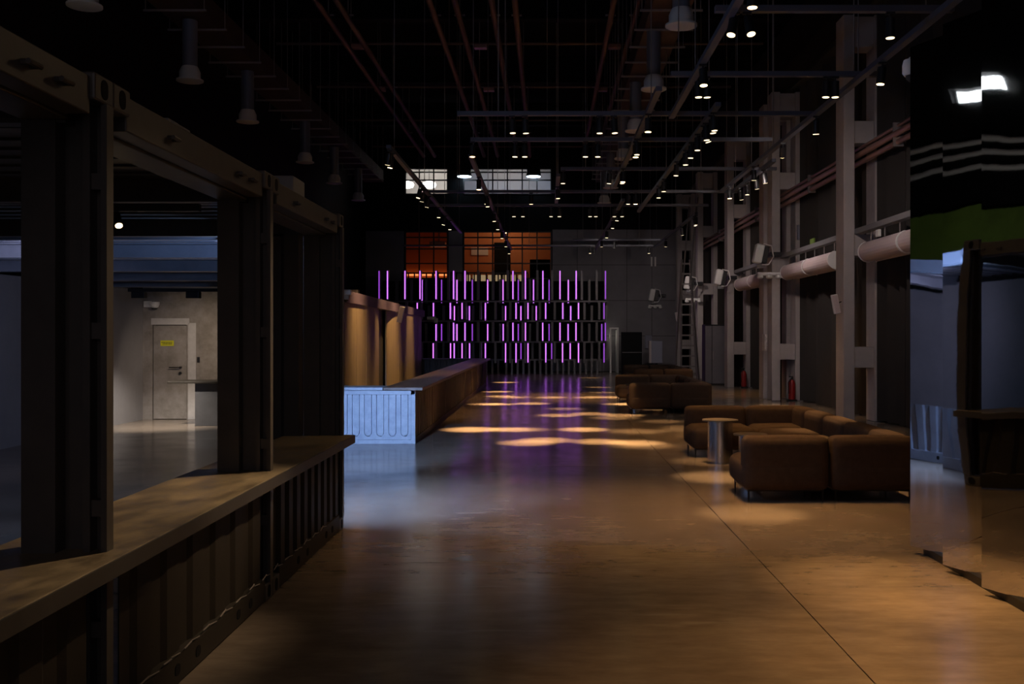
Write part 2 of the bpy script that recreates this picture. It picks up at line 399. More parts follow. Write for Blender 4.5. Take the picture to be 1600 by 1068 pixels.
for k in range(3):
    obj('panel', box(BM(), -6.92 + k * .62, -6.31 + k * .62, 19.42, 20.0, 0, .84, .005), 'panelg', o)
struct('trim_6', box(BM(), XL, XW - .02, 2, 20.9, 2.95, 4.1), 'green', 'dark green painted band high behind the containers')

# ------------------------------------------------------------------ containers
HC, HB = 2.9, 2.72
def oval_hole(bm, xf, yc, zc, ry, rz):
    pts = []
    n = 16
    for i in range(n):
        a = 2 * PI * i / n
        pts.append((yc + ry * math.cos(a), zc + rz * (abs(math.sin(a)) ** .6) * (1 if math.sin(a) > 0 else -1)))
    A = [bm.verts.new((xf - .01, y, z)) for y, z in pts]; B = [bm.verts.new((xf + .003, y, z)) for y, z in pts]
    for i in range(n): bm.faces.new((A[i], A[(i+1) % n], B[(i+1) % n], B[i]))
    bm.faces.new(A); bm.faces.new(B[::-1])
def container(xf, y0, y1, label, opn='wide', back=-8.0, roofm='contd', low=True, hinge=True, m='cont', nearbox=True, pitch=.25, dep=.032):
    """shipping container whose end faces the aisle at x = xf; the frame stands, the doors are gone"""
    o = thing('shipping_container', (xf, (y0 + y1) / 2, 0), label, 'container', 'shipping containers')
    for (ya, yb) in ((y0, y0 + .178), (y1 - .178, y1)):
        for (za, zb) in ((HC - .118, HC), (0, .118)):
            c = obj('corner_casting', box(BM(), xf - .16, xf, ya, yb, za, zb, .01), m, o)
            hb = BM(); oval_hole(hb, xf, (ya + yb) / 2, (za + zb) / 2, .032, .042)
            obj('hole', hb, 'black', c)
    # far post, with the profile of a door-end post: box, web and two flanges
    p = BM(); z0, z1 = .118, HC - .118
    box(p, xf - .345, xf - .2, y1 - .11, y1 - .004, z0, z1)
    box(p, xf - .2, xf, y1 - .02, y1 - .004, z0, z1)
    box(p, xf - .092, xf - .062, y1 - .09, y1 - .02, z0, z1)
    box(p, xf - .018, xf + .008, y1 - .085, y1 - .02, z0, z1)
    po = obj('corner_post', p, m, o)
    if hinge:
        for z in (.5, 1.02, 1.78, 2.42):
            obj('hinge_lug', box(BM(), xf - .062, xf - .018, y1 - .075, y1 - .02, z, z + .07), m, po)
    p = BM(); box(p, xf - .2, xf - .01, y0 + .004, y0 + .02, z0, z1); 
    if nearbox: box(p, xf - .345, xf - .2, y0 + .004, y0 + .09, z0, z1)
    obj('corner_post', p, m, o)
    # header over the opening and the lashing rings welded to it
    h = BM(); box(h, xf - .13, xf - .02, y0 + .178, y1 - .178, HB, HC - .02, .006); box(h, xf - .34, xf - .14, y0 + .12, y1 - .12, HB - .01, HB + .09, .006)
    ho = obj('header_beam', h, m, o)
    ls = (y1 - y0)
    for t in (.28, .72, .82):
        b = BM(); y = y0 + ls * t
        tube(b, (xf - .02, y - .03, HC - .11), (xf + .015, y - .03, HC - .11), .012, 8); tube(b, (xf - .02, y + .03, HC - .11), (xf + .015, y + .03, HC - .11), .012, 8)
        tube(b, (xf + .012, y - .045, HC - .11), (xf + .012, y + .045, HC - .11), .011, 8)
        obj('lashing_ring', b, 'contd', ho)
    for (ya, yb) in ((y0 + .01, y0 + .07), (y1 - .07, y1 - .01)):
        b = BM(); box(b, back, xf - .16, ya, yb, HB, HC - .02); box(b, back, xf - .16, ya - .03 if ya > y0 + .1 else ya, yb + .03 if ya < y0 + .1 else yb, HB - .02, HB)
        obj('top_side_rail', b, m, o)
    b = BM(); corrugated(b, (0, 0), (y1 - y0 - .14, 0), 0, 1, (0, 1), .28, .02)
    bm2 = BM(); box(bm2, back, xf - .14, y0 + .07, y1 - .07, HC - .05, HC - .03)
    n = 8
    for k in range(n):
        yy = y0 + .15 + (y1 - y0 - .3) * k / n
        box(bm2, back, xf - .14, yy, yy + .1, HC - .065, HC - .05)
    b.free()
    obj('roof_panel', bm2, roofm, o)
    if low:
        corr = BM(); corrugated(corr, (xf - .045, y0 + .16), (xf - .045, y1 - .16), .15, .80, (1, 0), pitch, dep)
        obj('front_panel', corr, m if m == 'contb' else 'panelm', o)
        r_ = BM(); box(r_, xf - .06, xf - .002, y0 + .178, y1 - .178, .01, .16, .006); ro = obj('bottom_rail', r_, m if m == 'contb' else 'panelm', o)
        for t in (.3, .42, .7, .8):
            b = BM(); oval_hole(b, xf - .002, y0 + ls * t, .085, .035, .03); obj('rail_hole', b, 'black', ro)
    return o
JA, JB, JC, JD = 4.31, 6.81, 9.18, 1.86
cA = container(-1.89, JD, JA, 'dark grey open-sided shipping container nearest the viewer, cropped by the frame', pitch=.38, dep=.018)
cB = container(-1.89, JA, JB, 'dark grey open shipping container, middle one of three along the brown counter', pitch=.38, dep=.018)
cC = container(-1.89, JB, JC, 'dark grey shipping container with a closed side wall, at the brown counter end', pitch=.22)
cw = BM(); corrugated(cw, (-2.82, JC - .10), (-2.24, JC - .10), .12, HB, (0, -1), .28, .03); obj('side_wall', cw, 'cont', cC)
cw = BM(); box(cw, -2.24, -1.92, JC - .06, JC - .03, .12, HB); obj('side_plate', cw, 'cont', cC)
for i, (y0, y1, xf) in enumerate(((9.4, 11.72, -2.92), (11.75, 14.2, -3.14), (14.24, 16.66, -4.36), (16.7, 18.9, -4.9), (18.94, 20.85, -4.9))):
    c = container(xf, y0, y1, 'blue lit shipping container roofing the side room, %s beyond the closed side wall' % ORD[i], roofm='contb', back=-8.5, m='contb', low=(i < 2), nearbox=False)
# worktop running through the three near containers
o = thing('counter_top', (-2.1, 5.4, .8), 'long worn brown counter running through the open containers', 'counter')
obj('worktop', box(BM(), -2.42, -1.79, 1.2, 9.17, .80, .87, .006), 'wood', o)
obj('edge_trim', box(BM(), -1.795, -1.782, 1.2, 9.175, .795, .866), 'contd', o)
o = thing('cable_tray', (-1.83, 5.5, .15), 'pale frayed tape along the bottom of the container fronts', 'tape')
for y in [2.9 + .28 * k for k in range(20)]:
    b = BM(); x = -1.885
    tube(b, (x, y, .165 + R.uniform(0, .02)), (x, y + .1, .18 + R.uniform(-.01, .02)), .004, 5); tube(b, (x, y + .1, .18), (x, y + .22, .165), .003, 5)
    obj('strand', b, 'galv', o)
o.name = 'tape_strip'
# things on the container roofs
for i, (x, y, lab) in enumerate(((-2.4, 5.55, 'larger'), (-2.3, 5.9, 'smaller'))):
    b = BM(); s = .2 if i == 0 else .13
    box(b, x - s, x + s, y - .15, y + .12, HC - .03, HC + .14, .01); box(b, x - s * .6, x + s * .6, y - .1, y + .06, HC + .14, HC + .17, .005)
    tag(obj('vent_box', b, 'grey'), 'grey box on the container roof beyond the first casting, %s of two' % lab, 'box')
tag(obj('vent_box', box(BM(), -2.2, -1.95, 7.6, 7.95, HC - .03, HC + .12, .01), 'grey'), 'grey box on the roof of the last container', 'box')

# ------------------------------------------------------------------ bar with corrugated sides
bx, by0, by1, bh = -2.17, 16.3, 35.5, .93
o = thing('bar', (bx - 1.5, by0, 0), 'long bar with blue ribbed end, brown sides and wide brown top', 'bar')
obj('worktop', box(BM(), bx - .52, bx + .13, by0 - .1, by1 + .1, bh - .05, bh, .008), 'barwood', o)
obj('worktop', box(BM(), -4.3, bx - .525, by0 - .1, by0 + .5, bh - .05, bh, .008), 'barfront', o)['label'] = 'pale blue front worktop'
fp = BM(); box(fp, -4.3, bx, by0, by0 + .05, 0.02, bh - .05)
fo = obj('front_panel', fp, 'barfront', o)
b = BM(); box(b, -4.3, bx, by0 - .056, by0, bh - .12, bh - .052, .004); obj('top_band', b, 'barfront', fo)
b = BM(); box(b, -4.3, bx, by0 - .054, by0, 0.0, .068, .004); obj('plinth', b, 'barfront', fo)
b = BM(); box(b, bx - .068, bx + .002, by0 - .056, by0 + .02, 0, bh - .052, .004); obj('end_post', b, 'barfront', fo)
RW, RG, RP, RZ0, RZ1 = .05, .019, .2, .12, bh - .122
def ubar(x):
    """upright pressed rib with a rounded lower end"""
    bm = BM(); zc = RZ0 + RW + RG; pts = [(x - RW, RZ1)] + [(x + RW * math.cos(a), zc + RW * math.sin(a)) for a in [PI + PI * k / 10 for k in range(11)]] + [(x + RW, RZ1)]
    A_ = [bm.verts.new((px, by0, pz)) for px, pz in pts]; B2 = [bm.verts.new((px, by0 - .05, pz)) for px, pz in pts]; n = len(pts)
    for i in range(n): bm.faces.new((A_[i], A_[(i+1) % n], B2[(i+1) % n], B2[i]))
    bm.faces.new(B2[::-1]); bm.faces.new(A_); return bm
def cell(x):
    """sheet around one rib, leaving a groove"""
    bm = BM(); w_ = RW + RG; zc = RZ0 + w_; h_ = RP / 2
    pts = [(x - h_, .07), (x + h_, .07), (x + h_, RZ1), (x + w_, RZ1)] + [(x + w_ * math.cos(a), zc + w_ * math.sin(a)) for a in [-PI * k / 10 for k in range(11)]] + [(x - w_, RZ1), (x - h_, RZ1)]
    A_ = [bm.verts.new((px, by0, pz)) for px, pz in pts]; B2 = [bm.verts.new((px, by0 - .05, pz)) for px, pz in pts]; n = len(pts)
    for i in range(n): bm.faces.new((A_[i], A_[(i+1) % n], B2[(i+1) % n], B2[i]))
    bm.faces.new(B2[::-1]); bm.faces.new(A_); return bm
for k in range(10):
    obj('pressed_rib', ubar(bx - .17 - k * RP), 'barfront', fo); obj('pressed_sheet', cell(bx - .17 - k * RP), 'barfront', fo)
for k in range(8):
    ya = by0 + .06 + k * (by1 - by0 - .06) / 8; yb = ya + (by1 - by0 - .06) / 8
    b = BM(); corrugated(b, (bx - .045, ya + .05), (bx - .045, yb - .03), .1, bh - .12, (1, 0), .25, .035); po = obj('side_panel', b, 'barside', o)
    b = BM(); box(b, bx - .05, bx, ya, ya + .05, 0, bh - .05); box(b, bx - .05, bx, ya + .05, yb, 0, .1); box(b, bx - .05, bx, ya + .05, yb, bh - .12, bh - .05)
    obj('frame', b, 'barside', po)
b = BM(); corrugated(b, (-5.0, by1), (bx - .05, by1), .05, bh - .05, (0, -1), .2, .03); obj('far_panel', b, 'contd', o)
obj('worktop', box(BM(), -5.0, bx + .1, by1 - .2, by1 + .5, bh - .05, bh, .006), 'contd', o)['label'] = 'dark far worktop'
# back-bar wall clad in timber
P1, P2 = Vector((-3.72, 17.4)), Vector((-4.27, 34.3)); G1, G2 = .365, .445
dv = (P2 - P1); nv = Vector((dv.y, -dv.x)).normalized(); nv = -nv if nv.x < 0 else nv
def wp(t, off=0): q = P1 + dv * t + nv * off; return (q.x, q.y)
o = thing('back_bar_wall', (-4, 26, 0), 'timber-clad curved back wall behind the bar with a dark top band', 'wall')
obj('backing', prism(BM(), [wp(0, -.25), wp(1, -.25), wp(1, -.18), wp(0, -.18)], 0, 2.55), 'contd', o)
obj('top_band', prism(BM(), [wp(-.02, -.3), wp(1.0, -.3), wp(1.0, .02), wp(-.02, .02)], 2.40, 2.62), 'band', o)
for (ta, tb_) in ((-.02, G1), (G2, 1.0)):
    n = 5
    for k in range(n):
        t0 = ta + (tb_ - ta) * k / n + .0008; t1 = ta + (tb_ - ta) * (k + 1) / n - .0008
        def off(t):
            u = (t - ta) / (tb_ - ta); return -.09 * (abs(2 * u - 1) ** 4)
        fr = [wp(t0 + (t1 - t0) * s / 5, off(t0 + (t1 - t0) * s / 5)) for s in range(6)]
        bk = [wp(t0 + (t1 - t0) * s / 5, off(t0 + (t1 - t0) * s / 5) - .03) for s in range(6)]
        obj('cladding_board', sheet(BM(), fr, bk, 0.02, 2.40), 'timber', o)
def speaker(name, x, y, z, lab, lean, face=1):
    s = thing(name, (x, y, z), lab, 'speaker')
    b = BM(); box(b, -.11, .11, -.1, .1, -.36, .36, .02); obj('cabinet', b, 'white', s, (0, 0, 0))
    b = BM(); box(b, -.09, .09, -.112, -.1, -.33, .33); obj('grille', b, 'tube', s, (0, 0, 0))
    b = BM(); tube(b, (0, 0, 0), (-.24 * face, .05, .05), .02, 8); obj('bracket', b, 'blackm', s, (0, 0, 0))
    s.rotation_euler = (0, lean, 0); s.scale = (.55, .55, .55); return s
speaker('wall_speaker', -3.55, 24.0, 2.28, 'slim white speaker leaning off the timber back-bar wall', .22, 1)
o = thing('wall_camera', (-3.55, 17.7, 2.5), 'small white camera on the near end of the timber wall', 'camera')
b = BM(); box(b, -3.68, -3.5, 17.6, 17.75, 2.5, 2.6, .02); tube(b, (-3.6, 17.68, 2.5), (-3.6, 17.68, 2.42), .05, 10); obj('housing', b, 'white', o)
b = BM(); lathe(b, [(.045, 0), (.03, -.03), (.005, -.04)], 10, (-3.6, 17.68, 2.42)); obj('lens', b, 'ink', o)
o = thing('wall_camera', (-4.0, 34.35, 2.3), 'small pale camera on the far corner of the timber wall', 'camera')
b = BM(); tube(b, (-4.15, 34.2, 2.36), (-3.85, 34.2, 2.36), .06, 10); tube(b, (-3.85, 34.2, 2.36), (-3.85, 34.2, 2.2), .07, 10); obj('housing', b, 'white', o)
b = BM(); lathe(b, [(.05, 0), (.03, -.04), (.005, -.05)], 10, (-3.85, 34.2, 2.2)); obj('lens', b, 'ink', o)

# ------------------------------------------------------------------ purple light screen
YS = 44.6
scr = thing('light_screen', (-2.2, YS, 0), 'tall screen of staggered black slats with purple light strips', 'light screen')
tiers = [(422, 468, 436, 474), (472, 499, 477, 502), (503, 533, 505, 533), (535, 567, 535, 562)]
near = {0: [592.4, 605.5, 632.8, 656.3, 681.4, 708.7, 726.6, 801.5, 820.9, 848.3, 875, 900.3, 946],
        1: [652, 677.3, 703.6, 722, 758.5, 806.3, 825, 852.6, 879.4, 903.9, 943.8],
        2: [681.4, 708.7, 726.6, 801.5, 821, 848, 875, 900, 946],
        3: [677, 704, 709.7, 722, 733.7, 790, 806.3, 825, 852.8, 879, 903.9, 943.8]}
far = {0: [659.4, 690, 714, 738, 762, 786, 809.8, 833.6, 858, 888],
       1: [710, 733.5, 758.5, 790, 813.9, 837.9, 891.7],
       2: [690, 714, 738, 762, 786.3, 809.8, 858, 887.7, 940.3],
       3: [758.5, 814, 862, 891]}
dim = {592.4, 946, 943.8, 940.3, 690, 738, 809.8, 858, 862, 814}
def zof(y, d): return CAMH - (y - VY) * d / F
def slat_at(px, t, layer, strip):
    d = YS + layer * .55; a = tiers[t]; y0, y1 = (a[0], a[1]) if layer == 0 else (a[2], a[3])
    X = (px - VX) * d / F; z1 = zof(y0, d); z0 = zof(y1, d)
    s = obj('slat', box(BM(), X - .05, X + .05, d, d + .3, z0, z1), 'slat', scr)
    if strip:
        b = BM(); box(b, X - .019, X + .019, d - .03, d - .002, z0 + .03, z1 - .03)
        obj('light_strip', b, 'ledd' if px in dim else 'led', s)
for t in range(4):
    for px in near[t]: slat_at(px, t, 0, True)
    for px in far[t]: slat_at(px, t, 1, True)
    used = near[t] + far[t]
    k = 0
    for px in [596 + 11.6 * i for i in range(31)]:
        px += (4 if t % 2 else 0); k += 1
        if min(abs(px - u) for u in used) > 4.2: slat_at(px, t, k % 2, False)
for i in range(17):
    px = 791 + 8.9 * i; X = (px - VX) * YS / F
    obj('foot_post', box(BM(), X - .045, X + .045, YS, YS + .12, 0, zof(562, YS)), 'slat', scr)
for i in range(20):
    px = 600 + 9.4 * i; X = (px - VX) * (YS + .6) / F
    obj('foot_post', box(BM(), X - .045, X + .045, YS + .55, YS + .67, 0, zof(562, YS)), 'slat', scr)
b = BM()
for z in (zof(470, YS), zof(501, YS), zof(534, YS), zof(562, YS)): box(b, -7.6, 2.75, YS + .3, YS + .55, z - .04, z + .03)
obj('frame', b, 'slat', scr)
obj('backing', box(BM(), -7.6, 2.72, YS + 1.0, YS + 1.06, .62, 4.25), 'black', scr)

# ------------------------------------------------------------------ mirror wall of stepped panels
o = thing('mirror_wall', (3.2, 6, 0), 'tall mirror-polished wall of stepped panels reflecting the containers', 'mirror')
PHI = math.radians(23.2); pit = .67
for i in range(8):
    d1 = 8.17 - i * pit; d0 = d1 - pit; X1 = 3.0; X0 = 3.0 + pit * math.tan(PHI)
    bm = BM(); nx, nz = 6, 16; G = []
    for a in range(nx + 1):
        row = []
        for b2 in range(nz + 1):
            t = a / nx; z = .055 + (4.17 - .02 * i - .055) * b2 / nz
            wv = .0042 * math.sin(z * 1.9 + i * 1.7) * math.sin(t * PI) + .0012 * math.sin(z * 4.3 + i) * math.sin(t * PI)
            row.append(bm.verts.new((X1 + (X0 - X1) * t - wv, d1 + (d0 - d1) * t, z)))
        G.append(row)
    for a in range(nx):
        for b2 in range(nz):
            f = bm.faces.new((G[a][b2], G[a+1][b2], G[a+1][b2+1], G[a][b2+1])); f.smooth = True
    bmesh.ops.recalc_face_normals(bm, faces=bm.faces[:])
    if bm.faces[0].normal.x > 0: bmesh.ops.reverse_faces(bm, faces=bm.faces[:])
    for v in bm.verts: v.co -= o.location
    p = link('mirror_panel', bpy.data.meshes.new('mirror_panel'), o); bm.to_mesh(p.data); bm.free(); p.data.materials.append(M['mirror'])
    q = BM(); prism(q, [(X1 + .004, d1 - .002), (X0 + .01, d0 + .002), (X0 + .06, d0 + .002), (X1 + .06, d1 - .002)], .056, 4.16 - .02 * i); obj('panel_core', q, 'blackm', p)
obj('plinth', box(BM(), 3.09, 3.3, 8.17 - 8 * pit, 8.12, 0, .06), 'blackm', o)
obj('core', box(BM(), 3.34, 5.2, 8.17 - 8 * pit, 8.10, 0, 4.1), 'blackm', o)
o = thing('dome_camera', (3.0, 8.3, 4.0), 'cream dome security camera on the upper edge of the mirror wall', 'camera')
b = BM(); lathe(b, [(.075, .10), (.085, .06), (.085, -.01), (.07, -.03)], 18, (3.07, 8.3, 4.0)); box(b, 3.03, 3.12, 8.1, 8.3, 4.05, 4.12, .01); obj('housing', b, 'white', o)
obj('lens', lathe(BM(), [(.06, 0), (.055, -.03), (.03, -.055), (.005, -.06)], 14, (3.07, 8.3, 3.975)), 'ink', o)

# ------------------------------------------------------------------ concrete columns with two legs and rungs
cols = [20.35, 26.85, 33.5, 40.1, 46.4]
rungs = ((1.11, 1.54), (3.42, 3.86), (5.74, 6.2), (7.72, 8.35))
def column(d, lab, x=6.1, top=8.38):
    o = thing('concrete_column', (x + .4, d + .27, 0), lab, 'column', 'two-legged columns')
    obj('leg', box(BM(), x, x + .23, d, d + .55, 0, top, .015), 'concrete', o)
    obj('leg', box(BM(), x + .64, x + .86, d, d + .55, 0, top, .015), 'concrete', o)
    for z0, z1 in rungs:
        b = BM(); box(b, x + .232, x + .638, d + .04, d + .51, z0, min(z1, top), .008)
        obj('rung', b, 'concrete', o)
    return o
for i, d in enumerate(cols):
    column(d, 'grey two-legged concrete column with cross rungs, %s from the mirror wall' % ORD[i])
column(27.55, 'grey concrete column standing close behind the second column from the mirror wall', x=6.02, top=8.2)
# crane girder on the columns
struct('trim_7', box(BM(), 5.95, 6.5, 2, YB, 8.45, 9.5), 'black', 'black crane girder on top of the columns')
struct('trim_8', box(BM(), 6.62, 7.0, 2, YB, 8.45, 9.1), 'contd', 'dark walkway beam beside the crane girder')

# curtains
def curtain(x, y0, y1, z0, z1, m, lab, amp=.14, pitch=.55, seed=1):
    rr = random.Random(seed); n = int((y1 - y0) / pitch * 12); fr = []
    ph = [rr.uniform(0, 6.28) for _ in range(4)]
    for k in range(n + 1):
        y = y0 + (y1 - y0) * k / n; u = 2 * PI * (y - y0) / pitch
        q = u + .9 * math.sin(u * .31 + ph[0])
        fr.append((x + amp * (1.1 * (2 * abs(math.sin(q / 2 + ph[3])) ** .8 - 1) + .35 * math.sin(1.7 * q + ph[1]) + .12 * math.sin(4.1 * q + ph[2])), y))
    bk = [(px + .02, py) for px, py in fr]
    return tag(obj('curtain', sheet(BM(), fr, bk, z0, z1, True), m), lab, 'curtain', 'dark curtains between the columns')
spans = [(14.5, 20.2), (21.1, 26.7), (28.3, 33.4), (34.2, 40.0), (40.8, 46.3)]
nm = ['between the mirror wall and the first column', 'between the first and second columns', 'between the second and third columns', 'between the third and fourth columns', 'between the fourth column and the end wall']
for i, (a, b) in enumerate(spans):
    curtain(6.93, a, b, .03, 10.6, 'curtain', 'black floor-length curtain ' + nm[i], seed=i + 1)
for i, d in enumerate(cols[:4]):
    curtain(7.35, d - .8, d + 2.4, .03, 8.2, 'curtainb', 'brown curtain seen through the %s column from the mirror wall' % ORD[i], amp=.09, pitch=.3, seed=20 + i)

# pipes and heaters along the columns
o = thing('pipe_run', (6.5, 30, 5.5), 'pair of copper pipes running along the columns above the heaters', 'pipe')
obj('pipe', tube(BM(), (6.44, 15, 5.50), (6.44, 42, 5.50), .06, 12), 'copper', o)
obj('pipe', tube(BM(), (6.50, 15, 5.36), (6.50, 42, 5.36), .055, 12), 'copper', o)
obj('pipe', tube(BM(), (6.50, 15, 5.66), (6.50, 42, 5.66), .035, 10), 'copper', o)
for d in (18.3, 24.3, 30.5, 37): obj('clamp', box(BM(), 6.41, 6.6, d, d + .05, 5.28, 5.72), 'galv', o)
def heater(d0, d1, lab):
    o = thing('air_heater', (6.55, (d0 + d1) / 2, 3.45), lab, 'heater', 'tubular air heaters')
    n = 2; L = (d1 - d0) / n; x, z = 6.42, 3.45
    for k in range(n):
        a = d0 + k * L; bm = BM(); pts = []
        for j in range(13):
            an = PI * .62 + j * PI * 1.1 / 12
            pts.append((x + .2 * math.cos(an), z + .2 * math.sin(an)))
        pts += [(x + .16, z - .2), (x + .16, z + .17)]
        A_ = [bm.verts.new((px, a + .03, pz)) for px, pz in pts]; B2 = [bm.verts.new((px, a + L - .03, pz)) for px, pz in pts]
        for i in range(len(pts)):
            j = (i + 1) % len(pts); f = bm.faces.new((A_[i], A_[j], B2[j], B2[i]))
        bm.faces.new(A_); bm.faces.new(B2[::-1]); obj('casing', bm, 'tube', o)
        for yy in (a + .005, a + L - .04):
            bm = BM(); A_ = [bm.verts.new((x + (px - x) * 1.06, yy, z + (pz - z) * 1.06)) for px, pz in pts]; B2 = [bm.verts.new((x + (px - x) * 1.06, yy + .035, z + (pz - z) * 1.06)) for px, pz in pts]
            for i in range(len(pts)):
                j = (i + 1) % len(pts); bm.faces.new((A_[i], A_[j], B2[j], B2[i]))
            bm.faces.new(A_); bm.faces.new(B2[::-1]); obj('end_ring', bm, 'white', o)
    b = BM(); box(b, x - .08, x + .1, d0 - .5, d1 + .85, 3.862, 3.97); obj('rail', b, 'grey', o)
    for k in range(6):
        y = d0 + .2 + (d1 - d0 - .4) * k / 5; b = BM(); tube(b, (x, y, 3.6), (x, y, 3.85), .012, 6); obj('hanger', b, 'galv', o)
    return o
heater(15.4, 19.8, 'white half-round air heater between the mirror wall and the first column')
heater(21.9, 26.4, 'white half-round air heater between the first and second columns')
heater(28.6, 32.9, 'white half-round air heater between the second and third columns')
tag(obj('control_box', box(BM(), 6.36, 6.42, 19.0, 19.16, 3.68, 3.82, .01), 'white'), 'small white control box on the rail above the nearest heater', 'box')
tag(obj('exit_sign', box(BM(), 6.36, 6.4, 23.6, 23.95, 3.9, 4.1, .01), 'green'), 'small green box above the heater past the first column', 'sign').name = 'green_box'
def floodlight(x, y, z, s, lab):
    o = thing('floodlight', (x, y, z), lab, 'floodlight', 'white floodlights on the columns')
    bm = BM(); box(bm, -.3 * s, .02 * s, -.2 * s, .2 * s, -.36 * s, .36 * s, .06 * s); h = obj('housing', bm, 'white', o, (0, 0, 0)); h.rotation_euler = (0, .2, 0)
    bm = BM(); box(bm, .02 * s, .2 * s, -.17 * s, .17 * s, -.32 * s, .32 * s, .02 * s); h = obj('heat_sink', bm, 'blackm', o, (0, 0, 0)); h.rotation_euler = (0, .2, 0)
    bm = BM(); tube(bm, (0, -.22 * s, .38 * s), (.3 * s, -.22 * s, .3 * s), .02 * s, 8); tube(bm, (.3 * s, -.22 * s, .3 * s), (.38 * s, -.22 * s, -.1 * s), .02 * s, 8); tube(bm, (.38 * s, -.22 * s, -.1 * s), (.2 * s, -.22 * s, -.4 * s), .02 * s, 8); tube(bm, (.2 * s, -.22 * s, -.4 * s), (-.05 * s, -.22 * s, -.4 * s), .02 * s, 8)
    obj('yoke', bm, 'white', o, (0, 0, 0))
    bm = BM(); box(bm, -.2 * s, .1 * s, -.1 * s, .1 * s, -.52 * s, -.38 * s, .02 * s); obj('driver_box', bm, 'grey', o, (0, 0, 0))
    bm = BM(); box(bm, .3 * s, .3 * s + .3, -.05, .34, -.06, .06, .01); obj('bracket', bm, 'blackm', o, (0, 0, 0))
    return o
floodlight(5.78, 26.6, 3.95, .72, 'white floodlight with yoke on the second column from the mirror wall')
floodlight(5.85, 33.2, 3.7, .72, 'white floodlight with yoke on the third column from the mirror wall')
floodlight(5.75, 39.8, 3.85, .72, 'white floodlight with yoke on the fourth column from the mirror wall')
floodlight(5.1, 47.05, 3.65, .8, 'white floodlight on the end wall beside the last column')
for i, (x, y, z) in enumerate(((6.0, 26.80, 3.42), (5.9, 40.05, 3.2), (5.15, 47.28, 3.15))):
    o = thing('emergency_light', (x, y, z), 'twin-headed white emergency lamp below the floodlight, ' + ('on the second column', 'on the fourth column', 'by the end wall')[i], 'lamp', 'emergency lamps')
    bm = BM(); box(bm, x - .3, x + .3, y - .06, y + .06, z - .03, z + .06, .02); obj('body', bm, 'white', o)
    for s in (-1, 0, 1): obj('head', lathe(BM(), [(.03, .04), (.08, .02), (.09, -.06), (.05, -.09)], 12, (x + s * .25, y - .08, z - .03)), 'white', o)
speaker('wall_speaker', 5.92, 20.3, 2.42, 'slim white speaker leaning off the first column', -.18, -1)
speaker('wall_speaker', 5.9, 45.0, 2.6, 'slim white speaker beside the fourth column in the distance', -.15, -1)
tag(obj('junction_box', box(BM(), 6.75, 6.98, 26.6, 26.75, 4.35, 4.75, .01), 'bluegrey'), 'blue-grey electrical box on the second column above the heater', 'box')
o = thing('wall_notice', (6.0, 27.5, 1.6), 'white paper notice with printed plan on the doubled column', 'notice')
obj('paper', box(BM(), 5.985, 6.02, 27.2, 27.52, 1.35, 1.8, .003), 'paper', o)
b = BM(); box(b, 6.0, 6.15, 27.52, 27.54, 1.35, 1.8)
obj('backing', box(BM(), 6.0, 6.12, 27.49, 27.52, 1.35, 1.8), 'paper', o); b.free()
for i, (x, y) in enumerate(((6.62, 26.75), (6.62, 33.3))):
    o = thing('fire_extinguisher', (x, y, 0), 'red fire extinguisher in the foot of the %s column' % ORD[i + 1], 'fire extinguisher', 'fire extinguishers')
    obj('cylinder', lathe(BM(), [(.085, 0), (.09, .03), (.09, .42), (.07, .5), (.03, .54)], 18, (x, y, .04)), 'red', o)
    b = BM(); tube(b, (x, y, .57), (x, y, .66), .025, 8); box(b, x - .08, x + .03, y - .015, y + .015, .64, .67); obj('valve', b, 'blackm', o)
    b = BM(); tube(b, (x - .03, y - .02, .62), (x - .11, y - .05, .5), .012, 6); tube(b, (x - .11, y - .05, .5), (x - .1, y - .05, .2), .012, 6); obj('hose', b, 'blackm', o)
    obj('stand', box(BM(), x - .12, x + .12, y - .12, y + .12, 0, .04, .01), 'blackm', o)
# tall ladder, cabinet, far bits
o = thing('step_ladder', (5.0, 37.5, 0), 'tall aluminium A-frame ladder between the third and fourth columns', 'ladder')
LB = [Vector((4.95, 36.6, 0)), Vector((5.55, 36.6, 0)), Vector((5.05, 37.1, 4.6)), Vector((5.35, 37.1, 4.6))]
obj('stile', tube(BM(), LB[0], LB[2], .035, 8), 'galv', o); obj('stile', tube(BM(), LB[1], LB[3], .035, 8), 'galv', o)
obj('stile', tube(BM(), (5.05, 37.14, 4.6), (4.95, 38.4, 0), .035, 8), 'galv', o); obj('stile', tube(BM(), (5.35, 37.14, 4.6), (5.9, 38.4, 0), .035, 8), 'galv', o)
obj('extension', tube(tube(BM(), (5.08, 37.12, 3.6), (5.42, 37.6, 7.0), .03, 8), (5.34, 37.12, 3.6), (5.72, 37.6, 7.0), .03, 8), 'galv', o)
for k in range(12):
    t = (k + .6) / 12; a = LB[0].lerp(LB[2], t); c = LB[1].lerp(LB[3], t)
    obj('step', box(BM(), a.x, c.x, a.y - .03, a.y + .05, a.z - .03, a.z + .03), 'galv', o)
o = thing('locker', (6.0, 35.6, 0), 'black double-door cabinet standing between the third and fourth columns', 'cabinet')
obj('carcass', box(BM(), 5.62, 6.5, 35.25, 35.9, 0, 2.15, .01), 'blackm', o)
for k, (a, b_) in enumerate(((5.63, 5.86), (5.88, 6.49))):
    dd = obj('door', box(BM(), a, b_, 35.21, 35.248, .05, 2.1, .005), 'clad', o)
    obj('handle', box(BM(), (5.83 if k == 0 else 5.9), (5.85 if k == 0 else 5.92), 35.17, 35.21, .9, 1.2), 'galv', dd)
o = thing('black_case', (3.8, 44.6, 0), 'black upright case standing beside the lit doorway', 'case')
obj('body', box(BM(), 3.35, 4.25, 44.3, 44.9, 0, 1.9, .02), 'black', o)
